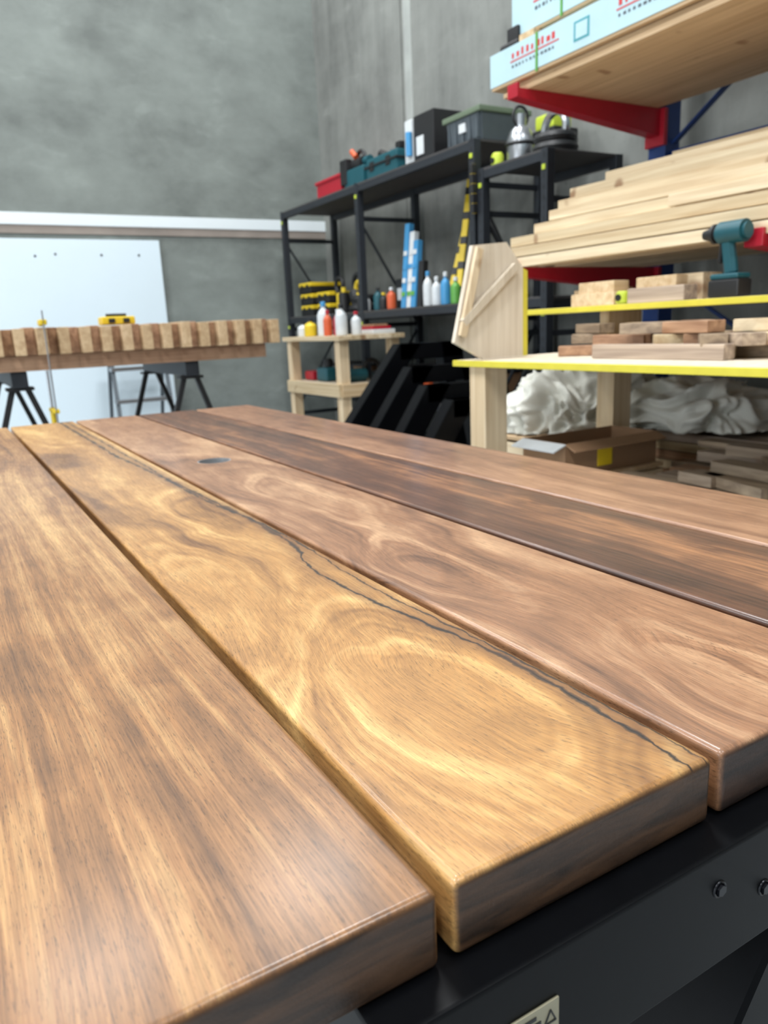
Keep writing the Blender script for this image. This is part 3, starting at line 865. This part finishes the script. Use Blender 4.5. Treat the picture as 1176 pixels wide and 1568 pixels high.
# drill
mb = MB()
dx, dy, dz = 2.185, 1.575, 1.043
mb.box((dx - 0.035, dy - 0.06, dz), (dx + 0.035, dy + 0.05, dz + 0.055), m_blk, 0.008)
mb.box((dx - 0.033, dy - 0.055, dz + 0.055), (dx + 0.033, dy + 0.045, dz + 0.072), m_teal, 0.006)
mb.bar((dx, dy - 0.01, dz + 0.065), (dx, dy + 0.01, dz + 0.175), 0.032, 0.042, m_teal, 0.01, up=(0, 1, 0))
mb.bar((dx, dy + 0.033, dz + 0.105), (dx, dy + 0.028, dz + 0.165), 0.02, 0.012, m_blk, 0.004, up=(0, 1, 0))
mb.cyl((dx, dy - 0.06, dz + 0.195), (dx, dy + 0.045, dz + 0.195), 0.034, m_teal, seg=24, bev=0.01)
mb.cyl((dx, dy + 0.045, dz + 0.195), (dx, dy + 0.065, dz + 0.195), 0.030, m_blk, seg=24, bev=0.005)
mb.cyl((dx, dy + 0.065, dz + 0.195), (dx, dy + 0.095, dz + 0.195), 0.022, m_blk, r2=0.014, seg=20)
mb.done('cordless_drill')

# leaning plywood gusset panel
mb = MB()
pts = [(1.66, 1.26), (1.81, 1.273), (1.885, 1.185), (1.885, 0.874), (1.70, 0.873), (1.575, 0.936)]
mb.prism([(a, 2.20, c) for a, c in pts], (0, 0.018, 0), mdf, tint=1)
mb.prism([(1.886, 2.198, 0.874), (1.886, 2.198, 1.185), (1.905, 2.198, 1.175), (1.905, 2.198, 0.874)], (0, 0.022, 0), m_yedge)
mb.bar((1.605, 2.188, 1.00), (1.84, 2.188, 1.19), 0.018, 0.03, mdf, 0.002, tint=0.2)
mb.bar((1.60, 2.188, 0.955), (1.68, 2.188, 1.25), 0.016, 0.03, pine_z, 0.002, tint=0.9)
mb.done('plywood_jig_panel')

# ---------------------------------------------------------------- low timber pile, tarp, box
mb = MB()
z = 0.102
for k in range(10):
    x = 2.67
    while x < 3.0:
        wd = random.choice([0.09, 0.12, 0.14])
        mb.box((x, -0.35 + random.uniform(-0.1, 0.1), z), (min(x + wd, 3.1), 2.60 - random.uniform(0.0, 0.1), z + 0.038), random.choice([grey_y, brown_y, grey_y, pine_y]), 0.003)
        x += wd + random.choice([0.003, 0.02])
    z += 0.041
mb.done('reclaimed_timber_pile')
mb = MB()
z = 0.0005
for k in range(13):
    x = 2.415 + random.uniform(0, 0.03)
    while x < 2.57:
        mb.box((x, 0.55 + random.uniform(0, 0.1), z), (x + 0.085, 2.10 - 0.012 * k + random.uniform(-0.3, 0.06), z + random.choice([0.026, 0.038])), random.choice([grey_y, grey_y, brown_y, pine_y]), 0.003)
        x += 0.092
    z += 0.041
mb.done('reclaimed_timber_pile')
mb = MB()
for k in range(12):
    for j in range(3):
        x0 = 1.93 + 0.115 * j + random.uniform(0, 0.012)
        mb.box((x0, 0.5 + random.uniform(0, 0.2), 0.001 + k * 0.04), (x0 + 0.10, 1.74 + random.uniform(-0.35, 0.08), 0.037 + k * 0.04), random.choice([grey_y, brown_y, pine_y, grey_y]), 0.003)
for i in range(14):
    x0 = 1.95 + random.uniform(0, 0.2); y0 = 0.9 + random.uniform(0, 0.6)
    zz = 0.481 + 0.035 * (i % 2)
    mb.box((x0, y0, zz), (x0 + 0.08, y0 + random.uniform(0.12, 0.3), zz + 0.034), random.choice([grey_y, brown_y, pine_y]), 0.003, rot=(0, 0, random.uniform(-50, 50)))
mb.done('reclaimed_timber_pile')

def crate(name, x0, x1, y0, y1, h):
    mb = MB()
    nb = max(2, int(h / 0.13)); st_ = (h - 0.015) / nb
    for k in range(nb):
        zz = k * st_
        for yy in (y0, y1 - 0.02):
            mb.box((x0, yy, zz + 0.01), (x1, yy + 0.02, zz + st_ - 0.012), pine_x, 0.003)
        for xx in (x0, x1 - 0.02):
            mb.box((xx, y0 + 0.02, zz + 0.01), (xx + 0.02, y1 - 0.02, zz + st_ - 0.012), pine_y, 0.003)
    for xx in (x0 + 0.02, x1 - 0.06):
        for yy in (y0 + 0.02, y1 - 0.06):
            mb.box((xx, yy, 0), (xx + 0.04, yy + 0.04, h - 0.015), pine_z, 0.003)
    mb.box((x0, y0, h - 0.015), (x1, y1, h), ply)
    mb.done(name)
crate('timber_crate', 1.80, 2.27, 1.86, 2.12, 0.47)
crate('timber_crate', 2.08, 2.65, 2.36, 2.76, 0.52)
mb = MB()
m_tarp = plain('canvas_dust_sheet', (214, 213, 204), 0.85, 0, 0.08, 6)
def ridge(p):
    return 1 - min(1, abs(mnoise.noise(p)) * 3.2)
def lump(cx, cy, rx, ry, zc, rz, zmin, off):
    bm = bmesh.new()
    bmesh.ops.create_icosphere(bm, subdivisions=6, radius=1)
    for v in bm.verts:
        d = v.co.copy()
        q = Vector((d.x * rx * 1.15, d.y * ry * 1.25, d.z * 0.24)) * 4.2 + Vector((off, off, 0))
        wv = Vector((mnoise.noise(q + Vector((3, 3, 3))), mnoise.noise(q + Vector((7, 1, 5))), mnoise.noise(q + Vector((1, 9, 4))))) * 1.2
        r1 = ridge((q + wv) * 0.9 + Vector((2, 2, 2)))
        r2 = ridge((q + wv) * 2.0 + Vector((5, 1, 8)))
        s_ = 0.74 + 0.30 * r1 + 0.09 * r2
        ex = lambda a, p_: math.copysign(abs(a) ** p_, a)
        P = Vector((cx + ex(d.x, 0.75) * rx * s_, cy + ex(d.y, 0.8) * ry * min(s_, 1.08), zc + d.z * rz * s_))
        P.z += 0.03 * mnoise.noise(Vector((P.x * 6, 2, 3)))
        if P.z < zmin: P.z = zmin + 0.01 * r2
        v.co = P
    mb.add_bm(bm, m_tarp)
lump(2.55, 2.53, 0.44, 0.20, 0.56, 0.235, 0.523, 0)
lump(2.78, 2.10, 0.30, 0.30, 0.56, 0.17, 0.537, 6)
mb.done('canvas_dust_sheet', angle=180)
m_ylab = plain('yellow_sticker', (240, 205, 40), 0.5)
mb = MB()
X0, X1, Ya, Yb, Z0, Z1 = 1.80, 2.25, 1.88, 2.10, 0.471, 0.585
t = 0.005
mb.box((X0, Ya, Z0), (X1, Ya + t, Z1), m_card); mb.box((X0, Yb - t, Z0), (X1, Yb, Z1), m_card)
mb.box((X0, Ya, Z0), (X0 + t, Yb, Z1), m_card); mb.box((X1 - t, Ya, Z0), (X1, Yb, Z1), m_card)
mb.box((X0, Ya, Z0), (X1, Yb, Z0 + t), m_card)
mb.box((X0, Ya - 0.05, Z1 - 0.004), (X1, Ya, Z1), m_card, rot=(25, 0, 0), pivot=(X0, Ya, Z1))
mb.box((X0 - 0.06, Ya, Z1 - 0.004), (X0, Yb, Z1), m_wht, rot=(0, -20, 0), pivot=(X0, Ya, Z1))
mb.box((X0 + 0.15, Ya - 0.002, Z0 + 0.02), (X0 + 0.22, Ya, Z1 - 0.03), m_ylab)
mb.done('cardboard_box')

# ---------------------------------------------------------------- black steel leg frames
def leg_frame(xf, y, h, top0, top1, xr, w=0.105, d=0.08):
    mb = MB()
    def quad(a, b, c, e):
        mb.prism([(p[0], y, p[1]) for p in (a, b, c, e)], (0, d, 0), m_black, bev=0.003)
    quad((xf, 0), (xf + w * 1.3, 0), (top0 + w * 1.3, h), (top0, h))
    quad((top0, h), (top1, h), (top1, h - w * 0.8), (top0, h - w * 0.8))
    quad((xr, 0), (xr - w * 1.3, 0), (top1 - w * 1.3, h), (top1, h))
    quad((xf + 0.1, 0), (xr - 0.1, 0), (xr - 0.13, w * 0.7), (xf + 0.16, w * 0.7))
    mb.done('steel_table_leg_frame')
leg_frame(1.36, 3.42, 0.91, 2.10, 2.50, 2.60)
leg_frame(1.44, 3.22, 0.80, 2.04, 2.48, 2.64)
leg_frame(1.50, 3.02, 0.72, 2.00, 2.48, 2.66)
leg_frame(1.56, 2.84, 0.66, 2.02, 2.50, 2.70)
print('done')
